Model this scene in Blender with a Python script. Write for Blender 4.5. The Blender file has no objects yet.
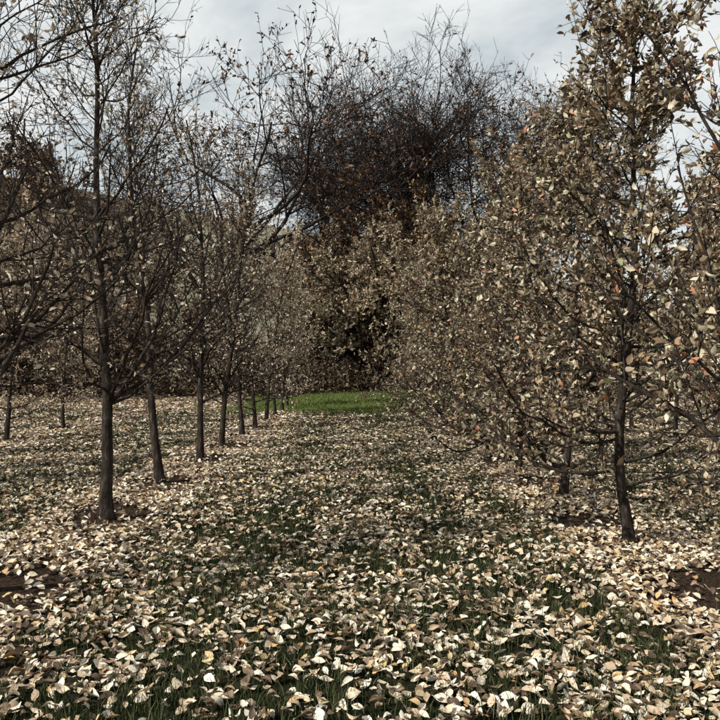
import bpy, math
import numpy as np
from mathutils import Vector
rng=np.random.default_rng(7)
scene=bpy.context.scene
def nrm(a): return a/np.maximum(np.linalg.norm(a,axis=-1,keepdims=True),1e-9)

# ---------------- value noise (numpy) ----------------
_G=np.random.default_rng(3).random((256,256))
def vnoise(x,y,s):
    x=np.asarray(x)/s+100; y=np.asarray(y)/s+100
    xi=np.floor(x).astype(int); yi=np.floor(y).astype(int)
    fx=x-xi; fy=y-yi; fx=fx*fx*(3-2*fx); fy=fy*fy*(3-2*fy)
    g=lambda a,b:_G[a%256,b%256]
    return (g(xi,yi)*(1-fx)+g(xi+1,yi)*fx)*(1-fy)+(g(xi,yi+1)*(1-fx)+g(xi+1,yi+1)*fx)*fy
def sstep(a,b,x):
    t=np.clip((x-a)/(b-a),0,1); return t*t*(3-2*t)
def ground_h(x,y):
    x=np.asarray(x,float); y=np.asarray(y,float)
    h=0.06*(vnoise(x,y,1.7)-.5)+0.03*(vnoise(x,y,.6)-.5)
    h=h+0.05*np.exp(-((np.abs(x)-2.6)/.7)**2)*(y<31)
    h=h+sstep(27,46,y)*0.7
    hill=sstep(52,190,y-0.15*x)*(30-0.17*np.clip(x,-140,90))
    h=h+hill+sstep(60,160,y)*3*(vnoise(x,y,35)-.5)
    return h

# ---------------- mesh helpers ----------------
class MB:
    def __init__(s): s.v=[];s.q=[];s.m=[];s.n=0
    def add(s,v,q,mat):
        v=v.reshape(-1,3); q=q.reshape(-1,4)
        s.v.append(v); s.q.append(q+s.n); s.m.append(np.full(len(q),mat,np.int32)); s.n+=len(v)
    def mesh(s,name,mats,smooth=False):
        v=np.concatenate(s.v).astype(np.float32); q=np.concatenate(s.q).astype(np.int32); m=np.concatenate(s.m)
        me=bpy.data.meshes.new(name)
        me.vertices.add(len(v)); me.vertices.foreach_set('co',v.ravel())
        me.loops.add(len(q)*4); me.loops.foreach_set('vertex_index',q.ravel())
        me.polygons.add(len(q)); me.polygons.foreach_set('loop_start',np.arange(len(q),dtype=np.int32)*4)
        for a in mats: me.materials.append(a)
        me.polygons.foreach_set('material_index',m)
        if smooth: me.polygons.foreach_set('use_smooth',np.ones(len(q),bool))
        me.update(calc_edges=True)
        return me
def obj(name,me,loc=(0,0,0),rot=0,sc=1):
    o=bpy.data.objects.new(name,me); scene.collection.objects.link(o)
    o.location=loc; o.rotation_euler=(0,0,rot)
    o.scale=(sc,sc,sc) if not isinstance(sc,tuple) else sc
    return o

def tubes(mb,pts,rad,sides,mat=0):
    B,N,_=pts.shape
    T=nrm(np.gradient(pts,axis=1))
    mean=nrm(pts[:,-1]-pts[:,0])
    ref=nrm(np.cross(mean,rng.normal(size=(B,3))))[:,None,:]
    U=nrm(np.cross(T,np.broadcast_to(ref,T.shape))); V=np.cross(T,U)
    a=np.arange(sides)*2*math.pi/sides
    ring=pts[:,:,None,:]+rad[:,:,None,None]*(np.cos(a)[None,None,:,None]*U[:,:,None,:]+np.sin(a)[None,None,:,None]*V[:,:,None,:])
    b=np.arange(B)[:,None,None]*N*sides; i=np.arange(N-1)[None,:,None]*sides; j=np.arange(sides)[None,None,:]
    j2=(j+1)%sides
    q=np.stack([b+i+j,b+i+j2,b+i+sides+j2,b+i+sides+j],-1)
    mb.add(ring,q,mat)

def grow(P,D,L,R0,R1,n,wob,up,bend=None):
    P=np.array(P,float); d=nrm(np.array(D,float)); L=np.asarray(L,float).reshape(-1,1)
    out=[P]
    for i in range(n):
        d=d+wob*rng.normal(size=d.shape); d[:,2]+=up
        if bend is not None: d=d+bend
        d=nrm(d); out.append(out[-1]+d*L/n)
    t=np.linspace(0,1,n+1)[None,:]
    R0=np.asarray(R0,float).reshape(-1,1); R1=np.asarray(R1,float).reshape(-1,1)
    rr=R0+(R1-R0)*t**.8
    return np.stack(out,1), np.array(np.broadcast_to(rr,(len(P),n+1)))
def spawn(pts,rad,k,t0,t1,a0,a1,pw=1.0):
    B,N,_=pts.shape
    idx=np.repeat(np.arange(B),k); M=len(idx)
    t=t0+(t1-t0)*rng.random(M)**pw
    f=t*(N-1); i=np.minimum(f.astype(int),N-2); f=(f-i)[:,None]
    p0=pts[idx,i]; p1=pts[idx,i+1]; P=p0*(1-f)+p1*f
    T=nrm(p1-p0); perp=nrm(np.cross(T,rng.normal(size=T.shape)))
    a=np.radians(a0+(a1-a0)*rng.random(M))[:,None]
    D=np.cos(a)*T+np.sin(a)*perp
    r=rad[idx,i]*(1-f[:,0])+rad[idx,i+1]*f[:,0]
    return P,D,t,r,idx
WT={4:[.14,.42,.5,.38,.07],3:[.16,.48,.42,.07],2:[.2,.5,.12],1:[.42,.30]}
def leaves(mb,P,D,Nn,size,nl=4,mat=1,wr=.6,fold=.25,curl=.5):
    """ovate leaves: nl quads along, 2 across, folded at the midrib and curled"""
    M=len(P); X=nrm(D); Y=nrm(np.cross(Nn,X)); Z=np.cross(X,Y)
    t=np.linspace(0,1,nl+1); w=np.array(WT[nl])
    s=size[:,None,None]
    W=wr*(0.8+.4*rng.random((M,1,1)))
    fo=fold*rng.normal(size=(M,1,1))+fold*.6
    cu=curl*rng.normal(size=(M,1,1)); tw=.35*rng.normal(size=(M,1,1))
    side=np.array([-1,0,1.])[None,None,:]
    tt=t[None,:,None]; ww=w[None,:,None]*W
    pt=((1-np.abs(side))*.10)*(np.where(tt>.9,1,0)-np.where(tt<.1,.6,0))
    lx=(tt-.5)+0*side+0*W+pt
    ly=ww*side*(1-.25*np.abs(fo))
    lz=np.abs(side)*ww*fo + cu*((tt-.5)**2) + tw*side*ww*(tt-.5)
    lz=lz+0.03*rng.normal(size=lz.shape)*(ww>.1)
    V=P[:,None,None,:]+s[...,None]*(lx[...,None]*X[:,None,None,:]+ly[...,None]*Y[:,None,None,:]+lz[...,None]*Z[:,None,None,:])
    b=np.arange(M)[:,None,None]*(nl+1)*3; i=np.arange(nl)[None,:,None]*3; j=np.arange(2)[None,None,:]
    q=np.stack([b+i+j,b+i+j+1,b+i+j+4,b+i+j+3],-1)
    mb.add(V,q,mat)
def leaves1(mb,P,D,Nn,size,mat=1,wr=.7):
    """small distant leaf: two quads folded at the midrib"""
    leaves(mb,P,D,Nn,size,1,mat,wr,.3,.2)

# ---------------- materials ----------------
def newmat(name):
    m=bpy.data.materials.new(name); m.use_nodes=True
    nt=m.node_tree; nt.nodes.clear()
    return m,nt,nt.nodes,nt.links
def ramp(nd,stops,interp='LINEAR'):
    r=nd.new('ShaderNodeValToRGB'); cr=r.color_ramp; cr.interpolation=interp
    while len(cr.elements)<len(stops): cr.elements.new(.5)
    for e,(p,c) in zip(cr.elements,stops): e.position=p; e.color=(*c,1)
    return r
def leafmat(name,stops,trans=.3,rough=.55,vary=0):
    m,nt,nd,lk=newmat(name)
    g=nd.new('ShaderNodeNewGeometry'); r=ramp(nd,stops)
    lk.new(g.outputs['Random Per Island'],r.inputs[0])
    col=r.outputs[0]
    if vary:
        tc=nd.new('ShaderNodeTexCoord'); nz=nd.new('ShaderNodeTexNoise'); nz.inputs['Scale'].default_value=45; nz.inputs['Detail'].default_value=2
        lk.new(tc.outputs['Object'],nz.inputs['Vector'])
        mr=nd.new('ShaderNodeMapRange'); mr.inputs[1].default_value=.3; mr.inputs[2].default_value=.7; mr.inputs[3].default_value=1-vary; mr.inputs[4].default_value=1+vary*.35
        lk.new(nz.outputs[0],mr.inputs[0])
        mx=nd.new('ShaderNodeVectorMath'); mx.operation='SCALE'; lk.new(col,mx.inputs[0]); lk.new(mr.outputs[0],mx.inputs['Scale']); col=mx.outputs[0]
    o=nd.new('ShaderNodeOutputMaterial')
    if rough<.8:
        p=nd.new('ShaderNodeBsdfPrincipled'); p.inputs['Roughness'].default_value=rough; p.inputs['Specular IOR Level'].default_value=.4
        lk.new(col,p.inputs['Base Color'])
    else:
        p=nd.new('ShaderNodeBsdfDiffuse'); lk.new(col,p.inputs[0])
    if trans:
        t=nd.new('ShaderNodeBsdfTranslucent'); lk.new(col,t.inputs[0])
        ms=nd.new('ShaderNodeMixShader'); ms.inputs[0].default_value=trans
        lk.new(p.outputs[0],ms.inputs[1]); lk.new(t.outputs[0],ms.inputs[2]); lk.new(ms.outputs[0],o.inputs[0])
    else: lk.new(p.outputs[0],o.inputs[0])
    return m
def barkmat(name,c1,c2,c3,scale=14,bump=True):
    m,nt,nd,lk=newmat(name)
    tc=nd.new('ShaderNodeTexCoord'); mp=nd.new('ShaderNodeMapping'); mp.inputs['Scale'].default_value=(1,1,.35)
    lk.new(tc.outputs['Object'],mp.inputs[0])
    nz=nd.new('ShaderNodeTexNoise'); nz.inputs['Scale'].default_value=scale; nz.inputs['Detail'].default_value=4; nz.inputs['Roughness'].default_value=.7
    lk.new(mp.outputs[0],nz.inputs['Vector'])
    r=ramp(nd,[(.3,c1),(.55,c2),(.75,c3)]); lk.new(nz.outputs[0],r.inputs[0])
    p=nd.new('ShaderNodeBsdfDiffuse'); lk.new(r.outputs[0],p.inputs[0])
    if bump:
        b=nd.new('ShaderNodeBump'); b.inputs['Strength'].default_value=.9; b.inputs['Distance'].default_value=.025
        lk.new(nz.outputs[0],b.inputs['Height']); lk.new(b.outputs[0],p.inputs['Normal'])
    o=nd.new('ShaderNodeOutputMaterial'); lk.new(p.outputs[0],o.inputs[0])
    return m
M_ground_leaf=leafmat('fallen_leaf',[(0,(.06,.036,.025)),(.15,(.17,.105,.062)),(.29,(.40,.28,.175)),(.45,(.65,.51,.34)),(.64,(.81,.69,.51)),(.86,(.85,.77,.62)),(.93,(.68,.52,.25)),(1,(.46,.24,.11))],trans=0,rough=.6,vary=.2)
M_apple_leaf=leafmat('apple_leaf',[(0,(.03,.022,.016)),(.20,(.10,.066,.04)),(.40,(.26,.18,.105)),(.54,(.42,.31,.19)),(.70,(.64,.53,.36)),(.88,(.78,.70,.52)),(.94,(.42,.44,.24)),(.97,(.48,.29,.15)),(1,(.60,.20,.11))],trans=.25,rough=.5)
M_pale_leaf=leafmat('apple_leaf_pale',[(0,(.16,.11,.07)),(.4,(.42,.31,.20)),(.7,(.66,.55,.41)),(1,(.78,.70,.56))],trans=.2,rough=.9)
M_oak_leaf=leafmat('oak_leaf',[(0,(.04,.025,.018)),(.5,(.12,.07,.045)),(.85,(.24,.145,.09)),(1,(.36,.24,.15))],trans=0,rough=.9)
M_rust_leaf=leafmat('beech_leaf',[(0,(.08,.045,.026)),(.5,(.25,.15,.08)),(.85,(.42,.27,.15)),(1,(.55,.40,.25))],trans=0,rough=.9)
M_thick_leaf=leafmat('hazel_leaf',[(0,(.16,.10,.06)),(.3,(.42,.31,.19)),(.65,(.68,.56,.38)),(1,(.80,.71,.54))],trans=.2,rough=.9)
M_dark_leaf=leafmat('bramble_leaf',[(0,(.03,.02,.014)),(.5,(.11,.072,.046)),(.9,(.27,.19,.12)),(1,(.40,.31,.21))],trans=0,rough=.9)
M_grass=leafmat('grass_blade',[(0,(.016,.020,.010)),(.5,(.042,.052,.022)),(.85,(.08,.088,.038)),(1,(.20,.18,.11))],trans=0,rough=.9)
M_grass2=leafmat('grass_blade_far',[(0,(.07,.095,.028)),(.6,(.13,.165,.045)),(1,(.20,.23,.09))],trans=0,rough=.9)
M_bark=barkmat('apple_bark',(.014,.011,.009),(.044,.035,.029),(.15,.125,.10),16)
M_bark2=barkmat('oak_bark',(.016,.013,.012),(.042,.034,.031),(.10,.083,.072),5,False)

# ---------------- ground ----------------
def ground_mat():
    m,nt,nd,lk=newmat('orchard_ground')
    g=nd.new('ShaderNodeNewGeometry'); sx=nd.new('ShaderNodeSeparateXYZ'); lk.new(g.outputs['Position'],sx.inputs[0])
    def noise(s,d=5,r=.6):
        n=nd.new('ShaderNodeTexNoise'); n.inputs['Scale'].default_value=s; n.inputs['Detail'].default_value=d; n.inputs['Roughness'].default_value=r
        lk.new(g.outputs['Position'],n.inputs['Vector']); return n
    def math_(op,a,b=None):
        n=nd.new('ShaderNodeMath'); n.operation=op
        for i,v in enumerate((a,b)):
            if v is None: continue
            if isinstance(v,(int,float)): n.inputs[i].default_value=v
            else: lk.new(v,n.inputs[i])
        return n.outputs[0]
    def mr(v,a,b):
        n=nd.new('ShaderNodeMapRange'); n.interpolation_type='SMOOTHSTEP'; n.inputs[1].default_value=a; n.inputs[2].default_value=b; lk.new(v,n.inputs[0]); return n.outputs[0]
    def mix(f,a,b):
        n=nd.new('ShaderNodeMix'); n.data_type='RGBA'; lk.new(f,n.inputs['Factor']); lk.new(a,n.inputs['A']); lk.new(b,n.inputs['B']); return n.outputs['Result']
    n1=noise(9,3); n2=noise(40,2); n3=noise(.6,3)
    soil=ramp(nd,[(.3,(.015,.010,.007)),(.6,(.05,.034,.025)),(.8,(.13,.09,.06))]); lk.new(n2.outputs[0],soil.inputs[0])
    turf=ramp(nd,[(.3,(.010,.011,.006)),(.55,(.022,.024,.012)),(.75,(.05,.042,.027))]); lk.new(n1.outputs[0],turf.inputs[0])
    far=ramp(nd,[(.3,(.07,.095,.025)),(.5,(.11,.14,.04)),(.7,(.16,.18,.07))]); lk.new(n3.outputs[0],far.inputs[0])
    wood=ramp(nd,[(.3,(.03,.02,.013)),(.5,(.10,.07,.045)),(.62,(.30,.22,.15))]); lk.new(n1.outputs[0],wood.inputs[0])
    hn=noise(.05,4); hill=ramp(nd,[(.35,(.20,.19,.13)),(.5,(.29,.27,.19)),(.65,(.22,.18,.13))]); lk.new(hn.outputs[0],hill.inputs[0])
    scrub=ramp(nd,[(.35,(.04,.028,.02)),(.5,(.11,.085,.06)),(.62,(.20,.16,.12))]); n4=noise(.8,5,.75); lk.new(n4.outputs[0],scrub.inputs[0])
    mod=math_('ABSOLUTE',math_('SUBTRACT',math_('MODULO',math_('ABSOLUTE',sx.outputs[0]),5.2),2.6))
    md=math_('ADD',mod,math_('MULTIPLY',math_('SUBTRACT',n1.outputs[0],.5),.8))
    c=mix(mr(md,.55,.9),soil.outputs[0],turf.outputs[0])
    yy=math_('ADD',sx.outputs[1],math_('MULTIPLY',math_('SUBTRACT',n3.outputs[0],.5),4))
    ax=math_('ABSOLUTE',math_('SUBTRACT',sx.outputs[0],0.4))
    gcol=mix(mr(ax,4.2,5.2),far.outputs[0],wood.outputs[0])
    c=mix(mr(yy,28,31),c,gcol)
    hx=mix(mr(math_('ADD',sx.outputs[0],math_('MULTIPLY',sx.outputs[1],.27)),-6,8),scrub.outputs[0],hill.outputs[0])
    c=mix(mr(yy,39,42),c,wood.outputs[0])
    c=mix(mr(yy,48,70),c,hx)
    p=nd.new('ShaderNodeBsdfDiffuse'); lk.new(c,p.inputs[0])
    o=nd.new('ShaderNodeOutputMaterial'); lk.new(p.outputs[0],o.inputs[0]); return m
M_ground=ground_mat()
def axis(fine0,fine1,step,lo,hi):
    a=list(np.arange(fine0,fine1,step)); s=step; x=a[-1]
    while x<hi: s*=1.12; x+=s; a.append(x)
    s=step; x=a[0]; pre=[]
    while x>lo: s*=1.12; x-=s; pre.append(x)
    return np.array(pre[::-1]+a)
xs=axis(-9,9,.2,-600,600); ys=axis(-2,34,.2,-300,900)
X,Y=np.meshgrid(xs,ys,indexing='ij'); V=np.stack([X,Y,ground_h(X,Y)],-1)
nx,ny=len(xs),len(ys)
I=np.arange(nx-1)[:,None]*ny+np.arange(ny-1)[None,:]
mb=MB(); mb.add(V,np.stack([I,I+ny,I+ny+1,I+1],-1),0)
obj('ground',mb.mesh('ground',[M_ground],True))

# ---------------- fallen leaves ----------------
def row_d(x): return np.abs(np.mod(np.abs(x),5.2)-2.6)
def scatter(y0,y1,dens,hw,prob):
    w=hw(y1); n=int(dens*(y1-y0)*2*w)
    x=(rng.random(n)*2-1)*w; y=y0+(y1-y0)*rng.random(n)
    k=(np.abs(x)<hw(y))&(rng.random(n)<prob(x,y))
    return x[k],y[k]
def tracks(x,y):
    xx=x+.12*(vnoise(x*0,y,2.5)-.5)
    return np.exp(-((np.abs(xx)-.85)/.22)**2)*(.5+.5*sstep(.3,.6,vnoise(x,y,1.6)))
def leafprob(x,y):
    d=row_d(x); strip=1-sstep(.58,.74,d+.22*(vnoise(x,y,.5)-.5))
    n=vnoise(x,y,.13)*.5+vnoise(x+9,y,.4)*.35+vnoise(x+4,y+8,1.6)*.15
    turf=.13+.58*sstep(.30,.64,n)
    turf=turf*(1-.5*tracks(x,y))
    s=(.6+.4*sstep(.22,.42,vnoise(x+31,y,.5)))
    p=turf*(1-strip)+s*strip
    base=np.hypot(d,(np.mod(y-8.1+1.3,2.6)-1.3)*.8)
    p=p*(.08+.92*sstep(.28,.64,base+.35*(vnoise(x,y,.3)-.5)))
    return p*(1-(np.abs(x)<4.6)*sstep(27.0,30.0,y+2*(vnoise(x,y,1.2)-.5)))
mb=MB()
for (y0,y1,dens,nl,s0,s1) in [(1.5,8,920,4,.042,.078),(8,15,780,3,.045,.08),(15,24,460,1,.055,.09),(24,38,180,1,.07,.12)]:
    x,y=scatter(y0,y1,dens,lambda v:3.0+.50*v,leafprob)
    n=len(x); z=ground_h(x,y)+.008+.035*rng.random(n)**1.5
    a=rng.random(n)*6.283
    D=np.stack([np.cos(a),np.sin(a),.32*rng.normal(size=n)],-1)
    N=np.stack([.5*rng.normal(size=n),.5*rng.normal(size=n),np.ones(n)],-1)
    s=s0+(s1-s0)*rng.random(n)
    leaves(mb,np.stack([x,y,z+.014],-1),D,N,s,nl,0,wr=.66,fold=.40,curl=.7)
obj('fallen_leaves',mb.mesh('fallen_leaves',[M_ground_leaf]))

# ---------------- grass ----------------
def blades(mb,x,y,h0,h1,w,mat):
    n=len(x); h=(h0+(h1-h0)*rng.random(n)); z=ground_h(x,y)-.005
    a=rng.random(n)*6.283; l=np.stack([np.cos(a),np.sin(a)],-1)*(rng.random(n)*.9)[:,None]
    b=rng.random(n)*6.283; Wd=np.stack([np.cos(b),np.sin(b),0*b],-1)*w
    P0=np.stack([x,y,z],-1)
    P1=P0+np.stack([l[:,0]*h*.35,l[:,1]*h*.35,h*.6],-1)
    P2=P0+np.stack([l[:,0]*h*1.0,l[:,1]*h*1.0,h*.95],-1)
    V=np.stack([P0-Wd,P0+Wd,P1-Wd*.8,P1+Wd*.8,P2-Wd*.12,P2+Wd*.12],1)
    bb=np.arange(n)[:,None]*6
    q=np.stack([bb+np.array([0,1,3,2]),bb+np.array([2,3,5,4])],1)
    mb.add(V,q,mat)
mb=MB()
def gp(x,y):
    d=row_d(x); strip=1-sstep(.5,.8,d+.3*(vnoise(x,y,.5)-.5))
    n=vnoise(x+50,y+20,.15)*.6+vnoise(x+9,y,.6)*.4
    return (1-strip*.97)*np.clip(.18+.82*sstep(.34,.60,n)+.4*tracks(x,y),0,1)
for (y0,y1,dens,h0,h1,w) in [(1.5,8,3600,.03,.105,.0025),(8,16,1300,.04,.105,.004),(16,30,420,.05,.11,.007)]:
    x,y=scatter(y0,y1,dens,lambda v:2.2+.35*v,gp); blades(mb,x,y,h0,h1,w,0)
x,y=scatter(27.5,41,420,lambda v:5+0*v,lambda x,y:sstep(27.0,29.5,y)); blades(mb,x,y,.05,.14,.010,1)
obj('grass',mb.mesh('grass',[M_grass,M_grass2]))

# ---------------- apple trees ----------------
def apple(name,H,nleaf,leafmat_,lean=(0,0),bend=(0,0,0),rlat=1.35,low=.16,nlat=34,twk=5,r0=.068,lsize=.06,upsh=0.10,lod=0,ang=(50,85),droop=0,shoots=7,swob=.055,seed=1):
    global rng
    rng=np.random.default_rng(seed)
    mb=MB()
    P,R=grow([[0,0,-.08]],[[lean[0],lean[1],1]],[H],[r0],[.012],18,swob,.035,np.array([bend]))
    R[:,0]*=1.4; R[:,1]*=1.06
    tubes(mb,P,R,10)
    p,D,t,r,_=spawn(P,R,nlat,low,.96,*ang)
    L=rlat*(1.08-t)**.65*(.6+.65*rng.random(len(t)))
    lowm=(t<low+.15); D[:,2]-=droop*lowm; L=L*(1+.25*droop*lowm)
    r1=np.clip(r*.48,.007,.034)*(.55+.7*rng.random(len(t)))
    P1,R1=grow(p,D,L,r1,r1*.25+.002,8,.15,upsh)
    tubes(mb,P1,R1,5)
    p,D,t,r,i=spawn(P1,R1,8-lod,.12,1,25,75)
    L2=(.22+.5*rng.random(len(t)))*(L[i]/rlat*.6+.55)
    P2,R2=grow(p,D,L2,np.clip(r*.6,.0045,.013),.0026,4,.15,upsh*1.3)
    tubes(mb,P2,R2,3)
    p,D,t,r,i=spawn(P2,R2,twk,.1,1,25,80)
    P3,R3=grow(p,D,.06+.24*rng.random(len(t))**1.5,np.clip(r*.7,.003,.006)*(1+.5*lod),.002,2-lod,.14,.1)
    tubes(mb,P3,R3,3)
    p,D,t,r,_=spawn(P,R,shoots,.72 if shoots<10 else .45,1,12,40); Pt,Rt=grow(p,D,.5+.8*rng.random(shoots),.009,.003,7,.07,.12); tubes(mb,Pt,Rt,4)
    p,D,t,r,i=spawn(P1,R1,1,.3,.9,60,90); D[:,2]=np.abs(D[:,2])+1.0; Ps,Rs=grow(p,D,.3+.6*rng.random(len(t)),.006,.002,5,.06,.15); tubes(mb,Ps,Rs,3)
    if nleaf:
        fs=.10 if shoots<10 else .2
        pools=[(P3,R3,.68-fs),(P2,R2,.2),(Ps,Rs,.12),(Pt,Rt,fs)]
        for Pq,Rq,f in pools:
            k=max(1,int(nleaf*f*1.6/len(Pq)))
            p,D,t,r,_=spawn(Pq,Rq,k+1,.1,1.0,25,75)
            kk=rng.random(len(p))<(nleaf*f/len(p))*np.clip(.2+1.7*vnoise(p[:,0]+p[:,2]*.7,p[:,1]+p[:,2],.3),0,1.6)
            p=p[kk];D=D[kk]
            n=len(p); s=lsize*(.6+.7*rng.random(n)); D[:,2]-=.35*rng.random(n)
            D=nrm(D); N=rng.normal(size=(n,3))*.7; N[:,2]+=.8
            leaves(mb,p+D*s[:,None]*.5,D,N,s,1 if lod else 3,1,wr=.6,fold=.35,curl=.6)
    return mb.mesh(name,[M_bark,leafmat_])
bareA=apple('apple_tree_bare_a',6.2,1200,M_pale_leaf,lean=(-.05,0),bend=(-.013,0,0),low=.19,nlat=44,rlat=2.0,r0=.066,swob=.05,ang=(40,80),seed=21,lsize=.05)
bareB=apple('apple_tree_bare_b',6.0,1100,M_pale_leaf,lean=(-.02,.02),low=.18,nlat=42,rlat=1.9,r0=.062,bend=(-.005,0,0),ang=(40,80),seed=22,swob=.05,lsize=.05)
bareE=apple('apple_tree_bare_e',5.8,1200,M_pale_leaf,lean=(.02,0),low=.16,nlat=42,rlat=1.8,r0=.062,ang=(40,82),seed=29,swob=.05,lsize=.052)
bareC=apple('apple_tree_bare_c',5.4,2000,M_pale_leaf,low=.14,nlat=40,rlat=1.55,r0=.06,ang=(40,80),seed=23,lsize=.055)
bareD=apple('apple_tree_bare_d',5.0,3800,M_pale_leaf,low=.09,nlat=40,rlat=1.5,r0=.06,twk=4,lod=1,droop=.4,seed=24)
leafA=apple('apple_tree_leafy_a',4.9,12500,M_apple_leaf,lean=(-.09,0),low=.10,nlat=52,rlat=1.75,r0=.052,lsize=.056,droop=.4,seed=25)
leafB=apple('apple_tree_leafy_b',4.8,12500,M_apple_leaf,lean=(-.02,0),low=.08,nlat=56,rlat=1.8,r0=.054,lsize=.056,droop=.5,seed=26)
leafC=apple('apple_tree_leafy_c',4.8,9500,M_apple_leaf,low=.06,nlat=50,rlat=1.8,r0=.055,lsize=.064,lod=1,droop=.6,seed=27)
leafN=apple('apple_tree_leafy_n',5.2,8500,M_apple_leaf,low=.14,nlat=44,rlat=1.8,r0=.058,lsize=.058,seed=28,shoots=26,upsh=.11,ang=(48,80))
def put(me,x,y,rot,sc=1): 
    return obj('apple_tree',me,(x,y,float(ground_h(x,y))),rot,sc)
R=np.random.default_rng(11)
put(bareE,-2.72,5.45,3.4,1.0)
put(bareA,-2.56,8.1,0,1.03)
put(bareB,-2.64,10.7,.1,1.03)
put(bareE,-2.60,13.3,1.2,1.02)
put(bareC,-2.62,15.6,4.6,1.05)
for k in range(6): put([bareC,bareD,bareD][k%3],-2.6,18.3+2.6*k,R.random()*6.28,.98+.1*R.random())
put(leafN,2.55,4.5,3.5,1.0)
put(leafA,2.5,6.94,0,1.0)
put(leafB,2.58,9.5,1.4,1.02)
put(leafB,2.6,12.1,3.0,1.0)
for k in range(7): put(leafC,2.6,14.7+2.6*k,R.random()*6.28,.95+.12*R.random())
for x,y,m in [(-7.8,9.0,bareC),(-7.7,11.6,bareD),(-7.9,14.2,bareC),(-7.8,17.5,bareD),(-7.8,21,bareD),(-7.8,25,bareD),(-13,19,bareD),(-13,23,bareC),(-13,27.5,bareD)]:
    put(m,x,y,R.random()*6.28,.9+.12*R.random())
for k in range(6): put(leafC,7.8,9.5+3*k,R.random()*6.28,.95+.15*R.random())

# ---------------- big background trees ----------------
def bigtree(name,H,nleaf,lm,lsize=.13,spread=50,trunkf=.55,r0=.32,limbs=9,low=.3,kk=(6,6,5,3),upw=.04,stems=1,sp0=.05,wob=.15,clump=1.1,seed=1):
    global rng
    rng=np.random.default_rng(seed)
    mb=MB()
    P0=np.zeros((stems,3)); P0[:,:2]=rng.normal(size=(stems,2))*(.35 if stems>1 else 0); P0[:,2]=-.2
    D0=np.concatenate([rng.normal(size=(stems,2))*(sp0),np.ones((stems,1))],1)
    L0=H*trunkf*(.75+.35*rng.random(stems)) if stems>1 else np.array([H*trunkf])
    P,Rr=grow(P0,D0,L0,r0,r0*.5,9,.07,.03); tubes(mb,P,Rr,9)
    L=H*(1-trunkf)*.9
    p,D,t,r,_=spawn(P,Rr,limbs,low,1,spread*.35,spread*1.25)
    P1,R1=grow(p,D,L*(.75+.35*rng.random(len(t)))*(1.15-.3*t),np.clip(r*.62,.03,1),.045,9,wob*.85,upw); tubes(mb,P1,R1,6)
    p,D,t,r,_=spawn(P1,R1,kk[0],.25,1,20,65)
    P2,R2=grow(p,D,L*.46*(.6+.6*rng.random(len(t))),np.clip(r*.7,.028,.14),.02,6,wob,upw); tubes(mb,P2,R2,4)
    p,D,t,r,_=spawn(P2,R2,kk[1],.2,1,20,65)
    P3,R3=grow(p,D,L*.26*(.6+.6*rng.random(len(t))),np.clip(r*.65,.018,.05),.012,3,wob,upw); tubes(mb,P3,R3,3)
    p,D,t,r,_=spawn(P3,R3,kk[2],.2,1,20,60)
    P4,R4=grow(p,D,L*.14*(.6+.7*rng.random(len(t))),np.clip(r*.65,.012,.02),.008,2,wob,upw); tubes(mb,P4,R4,3)
    P5,R5=P4,R4
    if kk[3]:
        p,D,t,r,_=spawn(P4,R4,kk[3],.2,1,20,60)
        P5,R5=grow(p,D,L*.08*(.5+.8*rng.random(len(t))),.011,.007,1,.12,upw); tubes(mb,P5,R5,3)
    if nleaf:
        k=int(nleaf*1.5/len(P5))+1
        p,D,t,r,_=spawn(P5,R5,k,.1,1,20,90)
        dn=vnoise(p[:,0]+p[:,2]*.5,p[:,1]-p[:,2]*.8,clump)
        keep=rng.random(len(p))<nleaf/len(p)*np.clip(3.4*dn-.7,0,3)
        p=p[keep];D=D[keep];n=len(p); s=lsize*(.6+.8*rng.random(n))
        leaves1(mb,p+nrm(D)*s[:,None]*.5,D,rng.normal(size=(n,3)),s,1)
    return mb.mesh(name,[M_bark2,lm])
oak1=bigtree('oak_a',20,6500,M_oak_leaf,limbs=12,spread=60,r0=.32,trunkf=.5,seed=31,kk=(6,5,4,2))
oak2=bigtree('oak_b',21,900,M_oak_leaf,limbs=12,spread=46,trunkf=.5,r0=.3,seed=32,kk=(7,5,4,2))
oak3=bigtree('oak_c',20,9000,M_oak_leaf,limbs=13,spread=56,trunkf=.48,r0=.3,seed=33,kk=(7,6,4,2))
ash=bigtree('ash_a',21,0,M_oak_leaf,limbs=14,spread=38,trunkf=.58,r0=.28,low=.4,seed=34,kk=(8,5,4,2))
hazel=bigtree('hazel_a',10,24000,M_thick_leaf,lsize=.13,limbs=6,spread=50,trunkf=.55,r0=.07,stems=6,low=.08,kk=(5,4,4,0),sp0=.24,clump=.6,seed=35)
hazel2=bigtree('hazel_b',6.5,14000,M_dark_leaf,lsize=.14,limbs=6,spread=60,trunkf=.5,r0=.06,stems=6,low=.08,kk=(4,4,4,0),sp0=.35,clump=.7,seed=36)
beech=bigtree('beech_a',13,20000,M_rust_leaf,lsize=.15,limbs=13,spread=52,trunkf=.58,r0=.16,low=.12,kk=(5,5,4,0),seed=37)
rng=np.random.default_rng(50)
def putb(nm,me,x,y,rot,sc=1.): return obj(nm,me,(x,y,float(ground_h(x,y))),rot,sc)
putb('oak_tree',oak1,-7.4,40,0.3,1.05)
putb('oak_tree',oak1,-15,46,2.3,.9)
putb('ash_tree',ash,-2.4,52,1,.98)
putb('oak_tree',oak2,1.6,50,.5,1.08)
putb('ash_tree',ash,5.4,52,4,1.04)
putb('oak_tree',oak3,8.8,49,1.5,1.03)
putb('oak_tree',oak2,14,51,5,.92)
putb('beech_tree',beech,1.4,45,.8,1.0)
putb('beech_tree',beech,5.2,46,2.4,.9)
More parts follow.
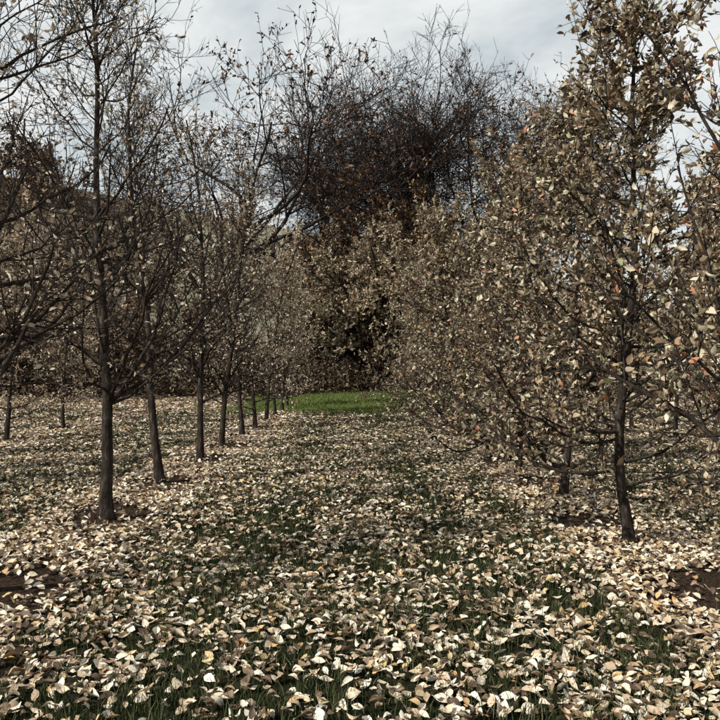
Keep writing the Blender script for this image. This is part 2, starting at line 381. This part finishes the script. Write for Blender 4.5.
for (x,y,s,r,m) in [(-1.9,42,.8,0,0),(.6,40.6,.9,2,0),(3.0,41,.9,4,0),(1.6,41.5,.8,5,1),(-3.6,43,.7,2.2,1),(5.4,40,1,1.2,1),(9,41,1.1,3,1),(13,42,1.2,2,1),(-7,38,.8,2,1),(-11.5,37,.8,4,1),(-16.5,38,.9,1,1)]:
    putb('hazel_shrub',[hazel,hazel2][m],x,y,r,s)
# bramble bank closing the alley
mb=MB()
n=2300; x=-22+42*rng.random(n); x[:700]=-4.5+9.5*rng.random(700); far=np.abs(x-.4)>4.5
y=np.where(far,35.5,38.6)+3.0*rng.random(n)+.6*np.sin(x*.7)
keep=rng.random(n)<.45+.6*vnoise(x,y,1.5); x=x[keep];y=y[keep];n=len(x)
D=np.concatenate([rng.normal(size=(n,2))*.5,np.ones((n,1))],1)
P,Rr=grow(np.stack([x,y,ground_h(x,y)-.05],-1),D,.8+1.9*rng.random(n),.012,.006,5,.15,-.14); tubes(mb,P,Rr,3)
p,D,t,r,_=spawn(P,Rr,15,.05,1,20,90); s=.12*(.6+.8*rng.random(len(p))); leaves1(mb,p,D,rng.normal(size=p.shape),s,1)
obj('bramble_thicket',mb.mesh('bramble_thicket',[M_bark2,M_dark_leaf]))
# woodland and scrub on the hill
def wood(name,x,y,h0,h1,nb,nlf,ls,mat):
    mb=MB(); n=len(x); hz=ground_h(x,y); H=h0+(h1-h0)*rng.random(n)
    P,Rr=grow(np.stack([x,y,hz-.3],-1),np.concatenate([rng.normal(size=(n,2))*.05,np.ones((n,1))],1),H,.2,.05,5,.06,.02); tubes(mb,P,Rr,4)
    p,D,t,r,i=spawn(P,Rr,nb,.2,1,30,80); P1,R1=grow(p,D,(H[i]*.32*(1.2-t))*(.6+.6*rng.random(len(t))),.06,.03,3,.14,.08); tubes(mb,P1,R1,3)
    p,D,t,r,i=spawn(P1,R1,nlf,.1,1,20,90); s=ls*(.5+.9*rng.random(len(p))); leaves(mb,p+.35*rng.normal(size=p.shape),D,rng.normal(size=p.shape),s,1,1,wr=.9)
    obj(name,mb.mesh(name,[M_bark2,mat]))
n=150; wood('distant_woodland',-125+72*rng.random(n),118+40*rng.random(n),7,12,12,12,.5,M_dark_leaf)
n=95; wood('distant_scrub',-58+46*rng.random(n),62+40*rng.random(n),3,6,12,10,.3,M_dark_leaf)

# ---------------- light ----------------
s=Vector((-.68,-.43,.64)).normalized()
el=math.asin(s.z); az=math.atan2(s.x,s.y)
sd=bpy.data.lights.new('sun','SUN'); sd.energy=5; sd.angle=math.radians(.5); sd.color=(1,.97,.91)
so=bpy.data.objects.new('sun',sd); scene.collection.objects.link(so); so.rotation_euler=s.to_track_quat('Z','Y').to_euler(); so.location=(-20,-10,30)
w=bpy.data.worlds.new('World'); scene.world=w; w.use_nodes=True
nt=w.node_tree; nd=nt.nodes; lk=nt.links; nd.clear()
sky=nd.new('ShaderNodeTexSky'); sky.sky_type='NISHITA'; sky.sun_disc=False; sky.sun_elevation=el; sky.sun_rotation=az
tc=nd.new('ShaderNodeTexCoord'); sp=nd.new('ShaderNodeSeparateXYZ'); lk.new(tc.outputs['Generated'],sp.inputs[0])
ad=nd.new('ShaderNodeMath'); ad.operation='MAXIMUM'; lk.new(sp.outputs[2],ad.inputs[0]); ad.inputs[1].default_value=0
ad2=nd.new('ShaderNodeMath'); ad2.operation='ADD'; lk.new(ad.outputs[0],ad2.inputs[0]); ad2.inputs[1].default_value=.14
dx=nd.new('ShaderNodeMath'); dx.operation='DIVIDE'; lk.new(sp.outputs[0],dx.inputs[0]); lk.new(ad2.outputs[0],dx.inputs[1])
dy=nd.new('ShaderNodeMath'); dy.operation='DIVIDE'; lk.new(sp.outputs[1],dy.inputs[0]); lk.new(ad2.outputs[0],dy.inputs[1])
cb=nd.new('ShaderNodeCombineXYZ'); lk.new(dx.outputs[0],cb.inputs[0]); lk.new(dy.outputs[0],cb.inputs[1])
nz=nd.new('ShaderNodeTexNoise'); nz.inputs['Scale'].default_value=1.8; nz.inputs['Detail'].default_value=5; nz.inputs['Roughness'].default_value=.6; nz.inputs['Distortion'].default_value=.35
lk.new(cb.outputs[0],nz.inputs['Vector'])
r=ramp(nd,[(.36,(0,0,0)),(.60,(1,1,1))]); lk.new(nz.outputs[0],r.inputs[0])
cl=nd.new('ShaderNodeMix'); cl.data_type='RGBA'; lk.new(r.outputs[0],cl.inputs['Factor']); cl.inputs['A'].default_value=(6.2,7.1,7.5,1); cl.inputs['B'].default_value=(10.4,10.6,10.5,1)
# unseen sky above the frame made darker to cut ambient fill and raise contrast
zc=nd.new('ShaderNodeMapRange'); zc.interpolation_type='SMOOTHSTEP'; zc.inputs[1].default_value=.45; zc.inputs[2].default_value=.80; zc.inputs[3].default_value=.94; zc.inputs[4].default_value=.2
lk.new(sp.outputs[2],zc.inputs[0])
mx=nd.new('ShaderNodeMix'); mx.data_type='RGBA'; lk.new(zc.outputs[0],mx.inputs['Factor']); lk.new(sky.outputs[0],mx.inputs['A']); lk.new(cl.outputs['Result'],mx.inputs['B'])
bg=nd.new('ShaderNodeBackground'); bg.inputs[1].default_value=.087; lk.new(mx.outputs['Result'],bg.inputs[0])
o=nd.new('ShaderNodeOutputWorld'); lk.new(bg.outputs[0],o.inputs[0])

# ---------------- camera ----------------
cd=bpy.data.cameras.new('camera'); cd.sensor_width=36; cd.lens=38.6; cd.clip_end=2000; cd.clip_start=.05
co=bpy.data.objects.new('camera',cd); scene.collection.objects.link(co)
co.location=(0,0,1.62); co.rotation_euler=(math.radians(90.74),0,math.radians(-.6)); scene.camera=co
scene.view_settings.view_transform='Standard'; scene.view_settings.look='None'; scene.view_settings.exposure=0
